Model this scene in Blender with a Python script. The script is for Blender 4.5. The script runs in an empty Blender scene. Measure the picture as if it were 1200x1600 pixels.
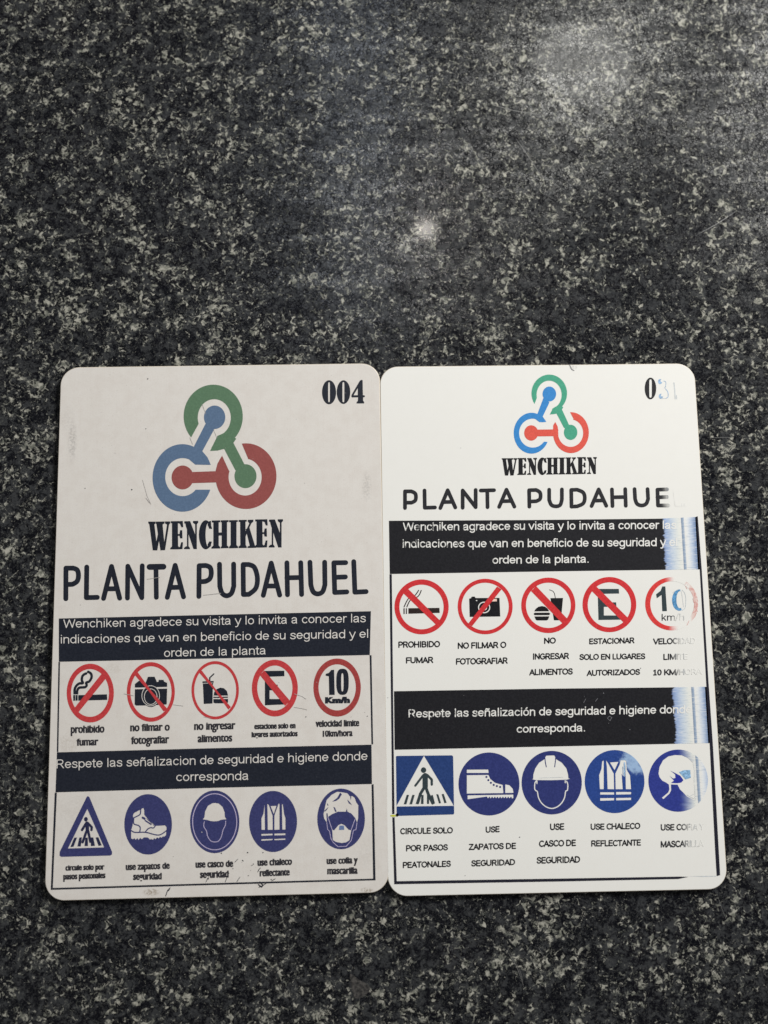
import bpy, math, random
from math import pi, cos, sin, radians
from mathutils import Vector, Matrix
from mathutils.geometry import delaunay_2d_cdt

S = bpy.context.scene
COL = S.collection
MM = 0.001
THICK = 0.76            # card thickness, mm

# ------------------------------------------------------------------ camera
# everything is measured in millimetres on the counter, origin between the two cards
CAM = Vector((-1.8608, 2.6286, 127.2253 + THICK))
_r = Vector((0.1159, -0.0158, -0.0176))
ROT = Matrix.Rotation(_r.length, 3, _r.normalized())
cam = bpy.data.cameras.new('camera')
cam_ob = bpy.data.objects.new('camera', cam)
COL.objects.link(cam_ob)
cam_ob.matrix_world = Matrix.Translation(CAM * MM) @ ROT.to_4x4()
cam.sensor_fit = 'VERTICAL'
cam.sensor_height = 36.0
cam.lens = 27.0
cam.dof.use_dof = True          # held close: the near edge of the stone goes a little soft
cam.dof.focus_distance = 0.127
cam.dof.aperture_fstop = 12.0
cam.clip_start = 0.005
cam.clip_end = 20.0
S.camera = cam_ob

# ------------------------------------------------------------------ world, lamps, exposure
w = bpy.data.worlds.new('World'); S.world = w
w.use_nodes = True
bg = w.node_tree.nodes['Background']
bg.inputs[0].default_value = (0.95, 0.93, 0.92, 1)
bg.inputs[1].default_value = 0.09
S.view_settings.view_transform = 'Standard'
S.view_settings.look = 'None'
S.view_settings.gamma = 1.0
S.view_settings.exposure = 0.0

def area_lamp(name, loc, target, sx, sy, power, col):
    l = bpy.data.lights.new(name, 'AREA'); l.shape = 'RECTANGLE'; l.size = sx; l.size_y = sy
    l.energy = power; l.color = col
    o = bpy.data.objects.new(name, l); COL.objects.link(o)
    o.location = loc
    o.rotation_euler = (Vector(target) - Vector(loc)).to_track_quat('-Z', 'Y').to_euler()
    return o
# a ceiling panel far up (its glare lies on the stone at the top), an added key light up and to the right, an added cool strip for glare
area_lamp('ceiling_panel', (0.44, 1.07, 1.30), (0.0, 0.0, 0.0), 0.20, 0.13, 2.0, (1.0, 0.99, 0.93)).data.shape = 'ELLIPSE'
area_lamp('added_glare_strip', (-0.02, 0.86, 1.30), (0.0, 0.0, 0.0), 0.13, 0.60, 0.9, (0.80, 0.88, 1.0))  # strip light added for the cool glare on the stone, not a window
area_lamp('added_key_light', (0.50, 0.47, 0.35), (0.04, 0.07, 0.0), 0.16, 0.16, 2.38, (1.0, 0.985, 0.95)).data.spread = radians(90)   # added key light, its spread narrowed so the near left falls darker
sp = bpy.data.lights.new('spot_bulb', 'POINT'); sp.energy = 2.0; sp.shadow_soft_size = 0.016
sp.color = (1.0, 0.93, 0.84)
sp_ob = bpy.data.objects.new('spot_bulb', sp); COL.objects.link(sp_ob)

# ------------------------------------------------------------------ measuring helpers
def trace(x, y, z=THICK):
    """a point measured on the photograph -> mm on the horizontal plane at height z"""
    d = ROT @ Vector(((x - 600) / 1200.0, (800 - y) / 1200.0, -1.0))
    t = (z - CAM.z) / d.z
    return CAM + d * t
h = trace(665, 358, 0)
mir = Vector((CAM.x, CAM.y, -CAM.z)); dd = (h - mir).normalized()
sp_ob.location = (h + dd * (1300 / dd.z)) * MM

# ------------------------------------------------------------------ materials
class NT:
    def __init__(s, name):
        s.m = bpy.data.materials.new(name); s.m.use_nodes = True
        s.t = s.m.node_tree; s.b = s.t.nodes['Principled BSDF']
    def n(s, kind, **kw):
        nd = s.t.nodes.new(kind)
        for k, v in kw.items(): setattr(nd, k, v)
        return nd
    def put(s, sock, v):
        if isinstance(v, bpy.types.NodeSocket): s.t.links.new(v, sock)
        else: sock.default_value = v
    def math(s, op, a, b=0.0, c=0.0, clamp=False):
        nd = s.n('ShaderNodeMath', operation=op, use_clamp=clamp)
        s.put(nd.inputs[0], a); s.put(nd.inputs[1], b); s.put(nd.inputs[2], c)
        return nd.outputs[0]
    def smooth(s, v, a, b, lo=0.0, hi=1.0):
        nd = s.n('ShaderNodeMapRange', interpolation_type='SMOOTHSTEP')
        s.put(nd.inputs[0], v); s.put(nd.inputs[1], a); s.put(nd.inputs[2], b)
        s.put(nd.inputs[3], lo); s.put(nd.inputs[4], hi)
        return nd.outputs[0]
    def mix(s, f, a, b):
        nd = s.n('ShaderNodeMix', data_type='RGBA')
        s.put(nd.inputs[0], f)
        s.put(nd.inputs[6], a if isinstance(a, bpy.types.NodeSocket) else (*a, 1))
        s.put(nd.inputs[7], b if isinstance(b, bpy.types.NodeSocket) else (*b, 1))
        return nd.outputs[2]
    def mm(s):                      # object coordinates in millimetres: x, y, vector
        tc = s.n('ShaderNodeTexCoord')
        vm = s.n('ShaderNodeVectorMath', operation='SCALE'); s.put(vm.inputs[0], tc.outputs['Object']); vm.inputs['Scale'].default_value = 1000.0
        sx = s.n('ShaderNodeSeparateXYZ'); s.put(sx.inputs[0], vm.outputs[0])
        return sx.outputs[0], sx.outputs[1], vm.outputs[0]
    def noise(s, vec, scale, detail=2.0, rough=0.5, dist=0.0, off=(0, 0, 0), stretch=(1, 1, 1)):
        mp = s.n('ShaderNodeMapping'); s.put(mp.inputs[0], vec)
        mp.inputs['Location'].default_value = off; mp.inputs['Scale'].default_value = stretch
        nd = s.n('ShaderNodeTexNoise'); s.put(nd.inputs['Vector'], mp.outputs[0])
        nd.inputs['Scale'].default_value = scale; nd.inputs['Detail'].default_value = detail
        nd.inputs['Roughness'].default_value = rough; nd.inputs['Distortion'].default_value = dist
        return nd.outputs[0]
    def bump(s, hgt, strength, dist):
        nd = s.n('ShaderNodeBump'); nd.inputs['Strength'].default_value = strength; nd.inputs['Distance'].default_value = dist
        s.put(nd.inputs['Height'], hgt); s.put(s.b.inputs['Normal'], nd.outputs[0])

def granite():
    k = NT('speckled_granite')
    x, y, v = k.mm()
    big = k.noise(v, 0.10, 2, 0.5, 0.0, (31, 7, 3))
    clus = k.noise(v, 0.33, 3, 0.6, 0.3, (3, 17, 1))
    fl = k.noise(v, 1.12, 5.0, 0.62, 0.9, (11, 5, 9))
    fl2 = k.noise(v, 2.3, 4.0, 0.6, 0.8, (41, 25, 2))
    mid = k.noise(v, 0.72, 5.0, 0.68, 0.6, (71, 4, 6))
    fine = k.noise(v, 4.2, 3.0, 0.6, 0.4, (1, 2, 3))
    # pale worm-like flecks gather in clusters
    a = k.math('ADD', fl, k.math('MULTIPLY', k.math('SUBTRACT', clus, 0.5), 0.50))
    a = k.math('ADD', a, k.math('MULTIPLY', k.math('SUBTRACT', fine, 0.5), 0.20))
    a = k.math('ADD', a, k.math('MULTIPLY', k.math('SUBTRACT', big, 0.5), 0.16))
    light = k.smooth(a, 0.545, 0.665)
    b = k.math('ADD', fl2, k.math('MULTIPLY', k.math('SUBTRACT', clus, 0.5), 0.3))
    light2 = k.smooth(b, 0.585, 0.67)
    m = k.math('ADD', mid, k.math('MULTIPLY', k.math('SUBTRACT', fine, 0.5), 0.34))
    grey = k.smooth(m, 0.45, 0.61)
    c = k.mix(grey, (0.0038, 0.0041, 0.0065), (0.036, 0.038, 0.041))
    micro = k.noise(v, 2.6, 4.0, 0.7, 0.5, (14, 2, 3))
    c = k.mix(k.smooth(micro, 0.52, 0.70, 0, 0.55), c, (0.078, 0.080, 0.078))
    c = k.mix(k.smooth(micro, 0.48, 0.34, 0, 0.7), c, (0.0055, 0.0055, 0.0075))
    c = k.mix(k.math('MULTIPLY', light2, 0.42), c, (0.13, 0.135, 0.118))
    tone = k.smooth(k.noise(v, 1.3, 2, 0.5, 0, (9, 9, 4)), 0.35, 0.65)
    pale = k.mix(tone, (0.16, 0.165, 0.14), (0.46, 0.45, 0.39))
    c = k.mix(k.math('MULTIPLY', light, 0.85), c, pale)
    k.put(k.b.inputs['Base Color'], c)
    k.put(k.b.inputs['Roughness'], k.smooth(k.noise(v, 0.05, 3, 0.5, 0, (5, 1, 0)), 0.3, 0.7, 0.17, 0.25))
    k.b.inputs['IOR'].default_value = 1.5
    vor = k.n('ShaderNodeTexVoronoi', feature='DISTANCE_TO_EDGE'); k.put(vor.inputs['Vector'], v); vor.inputs['Scale'].default_value = 1.7
    crack = k.smooth(vor.outputs['Distance'], 0.02, 0.12)
    smear = k.smooth(k.noise(v, 1.0, 4, 0.6, 0.2, (7, 3, 2), (0.045, 0.30, 1)), 0.38, 0.66, 0.62, 1.5)
    k.put(k.b.inputs['Specular IOR Level'], k.math('MULTIPLY', k.math('MULTIPLY', crack, smear), k.smooth(k.noise(v, 1.4, 3, 0.65, 0.5, (8, 8, 1)), 0.36, 0.62, 0.12, 0.75)))
    k.b.inputs['Coat Weight'].default_value = 0.07
    k.b.inputs['Coat Roughness'].default_value = 0.05
    k.bump(k.math('ADD', fl2, k.math('MULTIPLY', fine, 0.5)), 0.34, 0.00005)
    return k.m

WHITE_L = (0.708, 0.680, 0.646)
WHITE_R = (0.800, 0.795, 0.765)

def card_surface(name, white, dirt, amount, smudges):
    k = NT(name)
    x, y, v = k.mm()
    n1 = k.noise(v, 0.5, 4, 0.6)
    n2 = k.noise(v, 5.0, 3, 0.6, 0, (4, 4, 4))
    lines = k.noise(v, 1.0, 2, 0.5, 0, (0, 0, 0), (7.0, 0.15, 1))
    f = k.smooth(n1, 0.35, 0.75, 0.0, amount)
    c = k.mix(f, white, dirt)
    c = k.mix(k.smooth(n2, 0.45, 0.72, 0, amount * 1.1), c, dirt)
    c = k.mix(k.smooth(lines, 0.5, 0.75, 0, amount * 0.5), c, dirt)
    spk = k.noise(v, 3.2, 2, 0.5, 0, (50, 3, 8))
    c = k.mix(k.smooth(spk, 0.725, 0.75, 0, 0.35 if amount > 0.1 else 0.10), c, (0.22, 0.20, 0.18))
    for (px, py, rx, ry, s_, colr) in smudges:      # real stains, each with its own outline
        ddx = k.math('DIVIDE', k.math('SUBTRACT', x, px), rx)
        ddy = k.math('DIVIDE', k.math('SUBTRACT', y, py), ry)
        r2 = k.math('ADD', k.math('MULTIPLY', ddx, ddx), k.math('MULTIPLY', ddy, ddy))
        bl = k.smooth(r2, 0.0, 1.0, 1.0, 0.0)
        nn = k.smooth(k.noise(v, 3.0, 3, 0.7, 0, (px, py, 0)), 0.38, 0.62)
        c = k.mix(k.math('MULTIPLY', k.math('MULTIPLY', bl, nn), s_), c, colr)
    k.put(k.b.inputs['Base Color'], c)
    k.b.inputs['Roughness'].default_value = 0.34
    k.b.inputs['Specular IOR Level'].default_value = 0.35
    k.bump(n2, 0.05, 0.00003)
    return k.m

def ink(name, col, mode=None, worn_white=WHITE_R, var=0.10, light=None):
    """flat print; mode: None, 'band', 'text', 'blue', 'red' add the failed strip down the right edge of the card"""
    k = NT(name)
    x, y, v = k.mm()
    nn = k.noise(v, 3.5, 3, 0.6)
    hi = tuple(min(1, c * (1 + 1.2 * var) + 0.004) for c in col)
    lo = tuple(c * (1 - var) for c in col)
    c = k.mix(k.smooth(nn, 0.35, 0.7), lo, hi)
    pin = k.noise(v, 2.6, 2, 0.5, 0, (20, 30, 1))
    c = k.mix(k.smooth(pin, 0.80, 0.82, 0, 0.45), c, worn_white)      # pinholes in the print
    if mode:
        jag = k.noise(v, 1.0, 4, 0.75, 0, (3, 3, 3), (0.12, 0.55, 1))
        fine = k.noise(v, 1.0, 2, 0.5, 0, (8, 1, 3), (0.7, 4.2, 1))
        edge = k.math('ADD', {'blue': 47.0, 'text': 46.9}.get(mode, 46.9), k.math('MULTIPLY', k.math('SUBTRACT', jag, 0.46), 2.0))
        edge = k.math('ADD', edge, k.math('MULTIPLY', k.math('SUBTRACT', fine, 0.5), 0.5))
        soft = {'band': 0.22, 'text': 2.0, 'blue': 3.0, 'red': 1.6}[mode]
        f = k.smooth(k.math('SUBTRACT', x, edge), -0.1, soft)
        ramp = k.n('ShaderNodeValToRGB')
        e = ramp.color_ramp.elements
        W = worn_white
        if mode in ('band', 'blue'):
            stops = [(46.6, (0.14, 0.20, 0.42)), (47.5, (0.34, 0.45, 0.68)), (48.5, (0.56, 0.64, 0.74)), (49.6, (0.76, 0.78, 0.74)),
                     (50.02, W), (50.12, (0.20, 0.27, 0.38)), (50.46, (0.34, 0.43, 0.57)), (50.62, W), (51.1, (0.76, 0.79, 0.82)),
                     (51.7, (0.50, 0.59, 0.74)), (52.3, (0.20, 0.29, 0.48))]
        elif mode == 'red':
            stops = [(46.6, W), (49.9, W), (50.6, W), (51.0, (0.74, 0.60, 0.56)), (51.6, (0.72, 0.50, 0.46)), (52.2, W)]
        else:
            stops = [(46.6, W), (52.2, W)]
        while len(e) > 1: e.remove(e[-1])
        for i, (p, cc) in enumerate(stops):
            q = (p - 46.0) / 7.0
            el = e[0] if i == 0 else e.new(q)
            el.position = q; el.color = (*cc, 1)
        k.put(ramp.inputs[0], k.math('DIVIDE', k.math('SUBTRACT', x, 46.0), 7.0))
        z = ramp.outputs[0]
        if mode in ('band', 'blue'):
            hatch = k.noise(v, 1.0, 3, 0.6, 0.6, (5, 5, 5), (0.9, 6.5, 1))
            z = k.mix(k.smooth(hatch, 0.50, 0.68, 0, 0.5), z, W)
            z = k.mix(k.smooth(hatch, 0.48, 0.34, 0, 0.32), z, (0.22, 0.30, 0.42))
        elif mode == 'text':
            st = k.noise(v, 1.0, 1, 0.5, 0, (2, 2, 2), (3.6, 0.10, 1))
            keep = k.math('MULTIPLY', k.smooth(st, 0.52, 0.60, 0, 0.55), k.smooth(x, 48.0, 51.5, 1.0, 0.1))
            z = k.mix(keep, z, (0.20, 0.24, 0.29))
        elif mode == 'red':
            bl = k.noise(v, 1.6, 3, 0.6, 0.5, (6, 2, 5))
            z = k.mix(k.math('MULTIPLY', k.smooth(bl, 0.50, 0.60), k.smooth(x, 49.6, 50.8, 0, 0.55)), z, (0.60, 0.22, 0.20))
        c = k.mix(f, c, z)
    if light:                                        # a rubbed patch inside one disc
        px, py, rx, ry = light
        ddx = k.math('DIVIDE', k.math('SUBTRACT', x, px), rx)
        ddy = k.math('DIVIDE', k.math('SUBTRACT', y, py), ry)
        r2 = k.math('ADD', k.math('MULTIPLY', ddx, ddx), k.math('MULTIPLY', ddy, ddy))
        cl = k.noise(v, 0.9, 4, 0.6, 0.4, (3, 8, 1))
        r2 = k.math('ADD', r2, k.math('MULTIPLY', k.math('SUBTRACT', cl, 0.5), 2.4))
        c = k.mix(k.smooth(r2, 0.1, 1.1, 0.85, 0.0), c, (0.38, 0.54, 0.76))
    k.put(k.b.inputs['Base Color'], c)
    k.b.inputs['Roughness'].default_value = 0.36
    k.b.inputs['Specular IOR Level'].default_value = 0.35
    return k.m

def white_ink_broken():                              # white lettering that is half filled in at its left end
    k = NT('white_lettering_with_gaps')
    x, y, v = k.mm()
    n = k.noise(v, 1.0, 3, 0.6, 0, (2, 7, 1), (2.6, 0.9, 1))
    f = k.math('MULTIPLY', k.smooth(n, 0.53, 0.60), k.smooth(x, 6.0, 30.0, 0.85, 0.0))
    c = k.mix(f, WHITE_R, (0.03, 0.03, 0.033))
    k.put(k.b.inputs['Base Color'], c); k.b.inputs['Roughness'].default_value = 0.36
    return k.m

# ------------------------------------------------------------------ mesh helpers
def link(o, parent=None, **props):
    COL.objects.link(o)
    if parent is not None: o.parent = parent
    for a, b in props.items(): o[a] = b
    return o

def mesh_ob(name, verts, faces, mat, parent=None, **props):
    me = bpy.data.meshes.new(name)
    me.from_pydata(verts, [], faces); me.materials.append(mat); me.update()
    return link(bpy.data.objects.new(name, me), parent, **props)

class Card:
    """card-local frame: x 0..54 mm from the left edge, y 0..86 mm from the bottom edge"""
    def __init__(s, root, ox, oy, ang):
        s.root = root; s.ox = ox; s.oy = oy; s.c = cos(ang); s.s = sin(ang)
    def local(s, x, y):
        p = trace(x, y); dx, dy = p.x - s.ox, p.y - s.oy
        return (dx * s.c + dy * s.s, -dx * s.s + dy * s.c)

def ell(cx, cy, rx, ry=None, n=64, rot=0.0):
    ry = rx if ry is None else ry
    return [(cx + rx * cos(t) * cos(rot) - ry * sin(t) * sin(rot), cy + rx * cos(t) * sin(rot) + ry * sin(t) * cos(rot))
            for t in [2 * pi * i / n for i in range(n)]]
def sup(cx, cy, rx, ry, e=3.0, n=48):
    o = []
    for i in range(n):
        t = 2 * pi * (i + .5) / n; c, s_ = cos(t), sin(t)
        o.append((cx + rx * math.copysign(abs(c) ** (2 / e), c), cy + ry * math.copysign(abs(s_) ** (2 / e), s_)))
    return o
def box(x0, y0, x1, y1): return [(x0, y0), (x1, y0), (x1, y1), (x0, y1)]
def smoothed(p, closed=False, n=6):
    """Catmull-Rom through the points"""
    out = []; m = len(p)
    rng = range(m) if closed else range(m - 1)
    for i in rng:
        g = (lambda j: p[j % m]) if closed else (lambda j: p[max(0, min(m - 1, j))])
        a, b, c, d = g(i - 1), g(i), g(i + 1), g(i + 2)
        for q in range(n):
            t = q / n
            out.append(tuple(0.5 * (2 * b[z] + (c[z] - a[z]) * t + (2 * a[z] - 5 * b[z] + 4 * c[z] - d[z]) * t * t
                                    + (3 * b[z] - a[z] - 3 * c[z] + d[z]) * t ** 3) for z in (0, 1)))
    if not closed: out.append(p[-1])
    return out
def capsule(a, b, r, n=7):
    ang = math.atan2(b[1] - a[1], b[0] - a[0])
    o = [(b[0] + r * cos(ang - pi / 2 + pi * i / n), b[1] + r * sin(ang - pi / 2 + pi * i / n)) for i in range(n + 1)]
    o += [(a[0] + r * cos(ang + pi / 2 + pi * i / n), a[1] + r * sin(ang + pi / 2 + pi * i / n)) for i in range(n + 1)]
    return o
def stroke(key, pts, wdt, curved=False):
    p = smoothed(pts) if curved else pts
    return [(key, capsule(p[i], p[i + 1], wdt / 2)) for i in range(len(p) - 1)]
def ring(key, cx, cy, rx, ry, wdt, n=56):
    return [(key, ell(cx, cy, rx + wdt / 2, ry + wdt / 2, n)), ('paper', ell(cx, cy, rx - wdt / 2, ry - wdt / 2, n))]
def outline(key, cx, cy, rx, ry, wdt, n=40):         # an ellipse drawn as a line, leaving its inside alone
    p = ell(cx, cy, rx, ry, n); p.append(p[0])
    o = []
    for i in range(n): o.append((key, capsule(p[i], p[i + 1], wdt / 2, 3)))
    return o

def partition(shapes):
    """flatten painter-ordered polygons into non-overlapping triangles per key"""
    vs = []; fs = []
    for key, poly in shapes:
        area = sum(poly[i][0] * poly[(i + 1) % len(poly)][1] - poly[(i + 1) % len(poly)][0] * poly[i][1] for i in range(len(poly)))
        if area < 0: poly = poly[::-1]
        b = len(vs); vs += [Vector(p) for p in poly]; fs.append(list(range(b, b + len(poly))))
    V, E_, F, ov, oe, of = delaunay_2d_cdt(vs, [], fs, 1, 1e-4, True)
    out = {}
    for f, o in zip(F, of):
        if not o: continue
        key = shapes[max(o)][0]
        if key == 'paper': continue
        out.setdefault(key, []).append(tuple(f))
    return V, out

def art(card, crop, shapes, names, mats, z=0.012, parent=None, **props):
    """crop = (x0, y0, scale): the shapes were traced in an enlargement of the photograph"""
    x0, y0, sc = crop
    V, tris = partition(shapes)
    objs = {}; root = parent or card.root
    keys = [k for k in names if k in tris]
    for k in keys:
        used = {}; vv = []; ff = []
        for t in tris[k]:
            f = []
            for i in t:
                if i not in used:
                    lx, ly = card.local(x0 + V[i].x * sc, y0 + V[i].y * sc)
                    used[i] = len(vv); vv.append((lx * MM, ly * MM, (THICK + z) * MM))
                f.append(used[i])
            a, b, c = (vv[j] for j in f)
            if (b[0] - a[0]) * (c[1] - a[1]) - (b[1] - a[1]) * (c[0] - a[0]) < 0: f = f[::-1]
            ff.append(f)
        par = root if (k == keys[0] or parent) else objs[keys[0]]
        objs[k] = mesh_ob(names[k], vv, ff, mats[k], par, **props)
    return objs

def text(card, crop, lines, mat, name, weight=0.0, parent=None, z=0.024, smear=0.0, cap=0.682, xh=False):
    """lines: (string, x0, y0, x1, y1, height) baseline ends and capital height in crop units"""
    x0, y0, sc = crop
    vv = []; ff = []
    for (s_, ax, ay, bx, by, hh) in lines:
        cu = bpy.data.curves.new('lettering', 'FONT'); cu.body = s_; cu.resolution_u = 3; cu.offset = weight
        o = bpy.data.objects.new('lettering', cu); COL.objects.link(o)
        dg = bpy.context.evaluated_depsgraph_get()
        me = o.evaluated_get(dg).to_mesh()
        P = [(v.co.x, v.co.y) for v in me.vertices]; F = [tuple(p.vertices) for p in me.polygons]
        o.evaluated_get(dg).to_mesh_clear()
        bpy.data.objects.remove(o); bpy.data.curves.remove(cu)
        xmin = min(p[0] for p in P); xmax = max(p[0] for p in P)
        ux, uy = (bx - ax), (by - ay)
        for rep in ([0] if not smear else [-1, 1]):
            base = len(vv)
            for (px, py) in P:
                if xh: py = py * 1.22 if py <= .449 else .548 + (py - .449) * (cap - .548) / (cap - .449)
                t = (px - xmin) / (xmax - xmin)
                X = ax + ux * t + rep * smear; Y = ay + uy * t - py / cap * hh
                lx, ly = card.local(x0 + X * sc, y0 + Y * sc)
                vv.append((lx * MM, ly * MM, (THICK + z + (0.004 if rep > 0 else 0)) * MM))
            for f in F:
                f = [base + i for i in f]
                a, b, c = vv[f[0]], vv[f[1]], vv[f[2]]
                ff.append(f if (b[0] - a[0]) * (c[1] - a[1]) - (b[1] - a[1]) * (c[0] - a[0]) > 0 else f[::-1])
    return mesh_ob(name, vv, ff, mat, parent or card.root)

# ------------------------------------------------------------------ a plain monoline sans, one em = 1
def arc(cx, cy, rx, ry, a0, a1, n=18):
    return [(cx + rx * cos(radians(a0 + (a1 - a0) * i / n)), cy + ry * sin(radians(a0 + (a1 - a0) * i / n))) for i in range(n + 1)]
def _c(*p): return (smoothed(list(p), n=5))
def _s(*p): return list(p)
ARCH = lambda a, b: _c((a, .30), (a + .05, .43), (a + (b - a) * .5, .487), (b - .03, .44), (b, .33)) + [(b, .0)]
OV = lambda cx: arc(cx, .26, .20, .225, 0, 360, 28)
def _glyphs():
    g = {}
    g['a'] = (.54, [_c((.08, .38), (.13, .465), (.25, .487), (.37, .455), (.405, .36)) + [(.405, .12), (.43, .02)], _c((.405, .29), (.25, .265), (.11, .225), (.07, .14), (.12, .05), (.22, .033), (.33, .07), (.40, .17))])
    g['b'] = (.55, [_s((.09, .70), (.09, .02)), OV(.29)]); g['c'] = (.50, [arc(.27, .26, .20, .225, 42, 318)])
    g['d'] = (.55, [_s((.46, .70), (.46, .02)), OV(.26)]); g['e'] = (.55, [arc(.275, .26, .205, .225, 0, 322) , _s((.075, .265), (.478, .265))])
    g['f'] = (.28, [_s((.13, .02)) + _c((.13, .57), (.15, .67), (.22, .70), (.28, .69)), _s((.03, .485), (.25, .485))])
    g['g'] = (.55, [OV(.26), _s((.46, .50)) + _c((.46, .02), (.44, -.11), (.34, -.18), (.20, -.18), (.10, -.11))])
    g['h'] = (.55, [_s((.09, .70), (.09, .02)), ARCH(.09, .45)]); g['i'] = (.22, [_s((.11, .50), (.11, .02)), _s((.11, .665), (.11, .69))])
    g['j'] = (.22, [_s((.11, .50)) + _c((.11, -.08), (.09, -.17), (.0, -.18)), _s((.11, .665), (.11, .69))])
    g['k'] = (.50, [_s((.09, .70), (.09, .02)), _s((.11, .20), (.40, .50)), _s((.21, .30), (.43, .02))]); g['l'] = (.22, [_s((.11, .70), (.11, .02))])
    g['m'] = (.83, [_s((.09, .50), (.09, .02)), ARCH(.09, .415), ARCH(.415, .74)]); g['n'] = (.55, [_s((.09, .50), (.09, .02)), ARCH(.09, .45)])
    g['o'] = (.55, [OV(.275)]); g['p'] = (.55, [_s((.09, .50), (.09, -.19)), OV(.29)]); g['q'] = (.55, [_s((.46, .50), (.46, -.19)), OV(.26)])
    g['r'] = (.33, [_s((.09, .50), (.09, .02)), _c((.09, .30), (.14, .43), (.22, .483), (.31, .475))])
    g['s'] = (.49, [_c((.41, .38), (.37, .46), (.25, .487), (.12, .45), (.10, .36), (.17, .30), (.32, .245), (.41, .19), (.41, .10), (.33, .04), (.22, .033), (.11, .06), (.06, .14))])
    g['t'] = (.29, [_s((.13, .64)) + _c((.13, .12), (.15, .045), (.20, .03), (.26, .035)), _s((.02, .485), (.25, .485))])
    g['u'] = (.55, [_s((.09, .50)) + _c((.09, .19), (.13, .08), (.24, .033), (.37, .08), (.45, .22)), _s((.45, .50), (.45, .02))])
    g['v'] = (.50, [_s((.03, .50), (.245, .03), (.46, .50))]); g['y'] = (.49, [_s((.03, .50), (.25, .03)), _s((.46, .50), (.26, .0)) + _c((.26, .0), (.20, -.14), (.13, -.185), (.06, -.175))])
    g['z'] = (.49, [_s((.06, .485), (.42, .485), (.05, .035), (.44, .035))]); g['x'] = (.49, [_s((.05, .5), (.43, .02)), _s((.43, .5), (.05, .02))])
    g['ñ'] = (.55, g['n'][1] + [_c((.14, .62), (.20, .675), (.28, .64), (.35, .61), (.41, .665))]); g['ó'] = (.55, g['o'][1] + [_s((.27, .61), (.36, .71))])
    g['.'] = (.27, [_s((.12, .03), (.12, .05))]); g[' '] = (.27, []); g['/'] = (.32, [_s((.03, -.04), (.28, .72))])
    g['W'] = (.92, [_s((.03, .68), (.22, .03), (.455, .67), (.69, .03), (.88, .68))])
    g['A'] = (.65, [_s((.04, .02), (.325, .68), (.61, .02)), _s((.14, .24), (.51, .24))])
    g['B'] = (.64, [_s((.34, .68), (.09, .68), (.09, .035), (.38, .035)), _s((.09, .375), (.38, .375)), _c((.34, .68), (.47, .63), (.51, .53), (.46, .42), (.36, .375)), _c((.36, .375), (.53, .32), (.565, .20), (.51, .08), (.38, .035))])
    g['C'] = (.66, [arc(.37, .358, .30, .325, 45, 315)]); g['D'] = (.72, [_s((.30, .68), (.09, .68), (.09, .035), (.30, .035)), _c((.30, .68), (.50, .61), (.61, .45), (.61, .27), (.50, .10), (.30, .035))])
    g['E'] = (.60, [_s((.52, .68), (.10, .68), (.10, .035), (.53, .035)), _s((.10, .37), (.48, .37))]); g['F'] = (.56, [_s((.51, .68), (.10, .68), (.10, .02)), _s((.10, .36), (.47, .36))])
    g['G'] = (.72, [arc(.37, .358, .30, .325, 48, 330), _s((.43, .34), (.65, .34), (.65, .14))]); g['H'] = (.72, [_s((.10, .70), (.10, .02)), _s((.61, .70), (.61, .02)), _s((.10, .37), (.61, .37))])
    g['I'] = (.28, [_s((.14, .70), (.14, .02))]); g['K'] = (.62, [_s((.10, .70), (.10, .02)), _s((.10, .24), (.54, .70)), _s((.24, .39), (.58, .02))])
    g['L'] = (.53, [_s((.10, .70), (.10, .035), (.49, .035))]); g['M'] = (.85, [_s((.10, .02), (.10, .68), (.425, .05), (.75, .68), (.75, .02))]); g['N'] = (.72, [_s((.10, .02), (.10, .68), (.61, .04), (.61, .70))])
    g['O'] = (.76, [arc(.38, .358, .31, .325, 0, 360, 32)]); g['P'] = (.62, [_s((.36, .68), (.10, .68), (.10, .02)), _s((.10, .32), (.36, .32)), _c((.36, .68), (.50, .63), (.55, .50), (.50, .37), (.36, .32))])
    g['R'] = (.67, [_s((.36, .68), (.10, .68), (.10, .02)), _s((.10, .34), (.38, .34)), _c((.36, .68), (.50, .64), (.55, .51), (.50, .39), (.36, .34)), _s((.36, .34), (.59, .02))])
    g['S'] = (.60, [_c((.50, .55), (.45, .65), (.31, .683), (.15, .64), (.10, .52), (.18, .42), (.36, .35), (.50, .27), (.52, .16), (.44, .06), (.30, .033), (.14, .07), (.07, .18))])
    g['T'] = (.60, [_s((.03, .68), (.57, .68)), _s((.30, .68), (.30, .02))]); g['U'] = (.72, [_s((.10, .70)) + _c((.10, .28), (.16, .10), (.355, .033), (.55, .10), (.61, .28)) + [(.61, .70)]])
    g['V'] = (.64, [_s((.03, .69), (.32, .03), (.61, .69))]); g['Y'] = (.62, [_s((.03, .69), (.31, .33), (.59, .69)), _s((.31, .33), (.31, .02))]); g['Z'] = (.60, [_s((.07, .68), (.53, .68), (.05, .035), (.55, .035))])
    g['1'] = (.53, [_s((.12, .56), (.28, .68), (.28, .02)), _s((.12, .035), (.42, .035))]); g['0'] = (.54, [arc(.27, .358, .19, .325, 0, 360, 28)])
    return g
GL = _glyphs(); _gc = {}
def glyph(ch, wd):
    if (ch, wd) not in _gc:
        sh = []
        for p in GL[ch][1]: sh += [('k', capsule(p[i], p[i + 1], wd / 2, 4)) for i in range(len(p) - 1)]
        if sh:
            V, t = partition(sh); _gc[(ch, wd)] = ([(v.x, v.y) for v in V], t['k'])
        else: _gc[(ch, wd)] = ([], [])
    return _gc[(ch, wd)]
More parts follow.
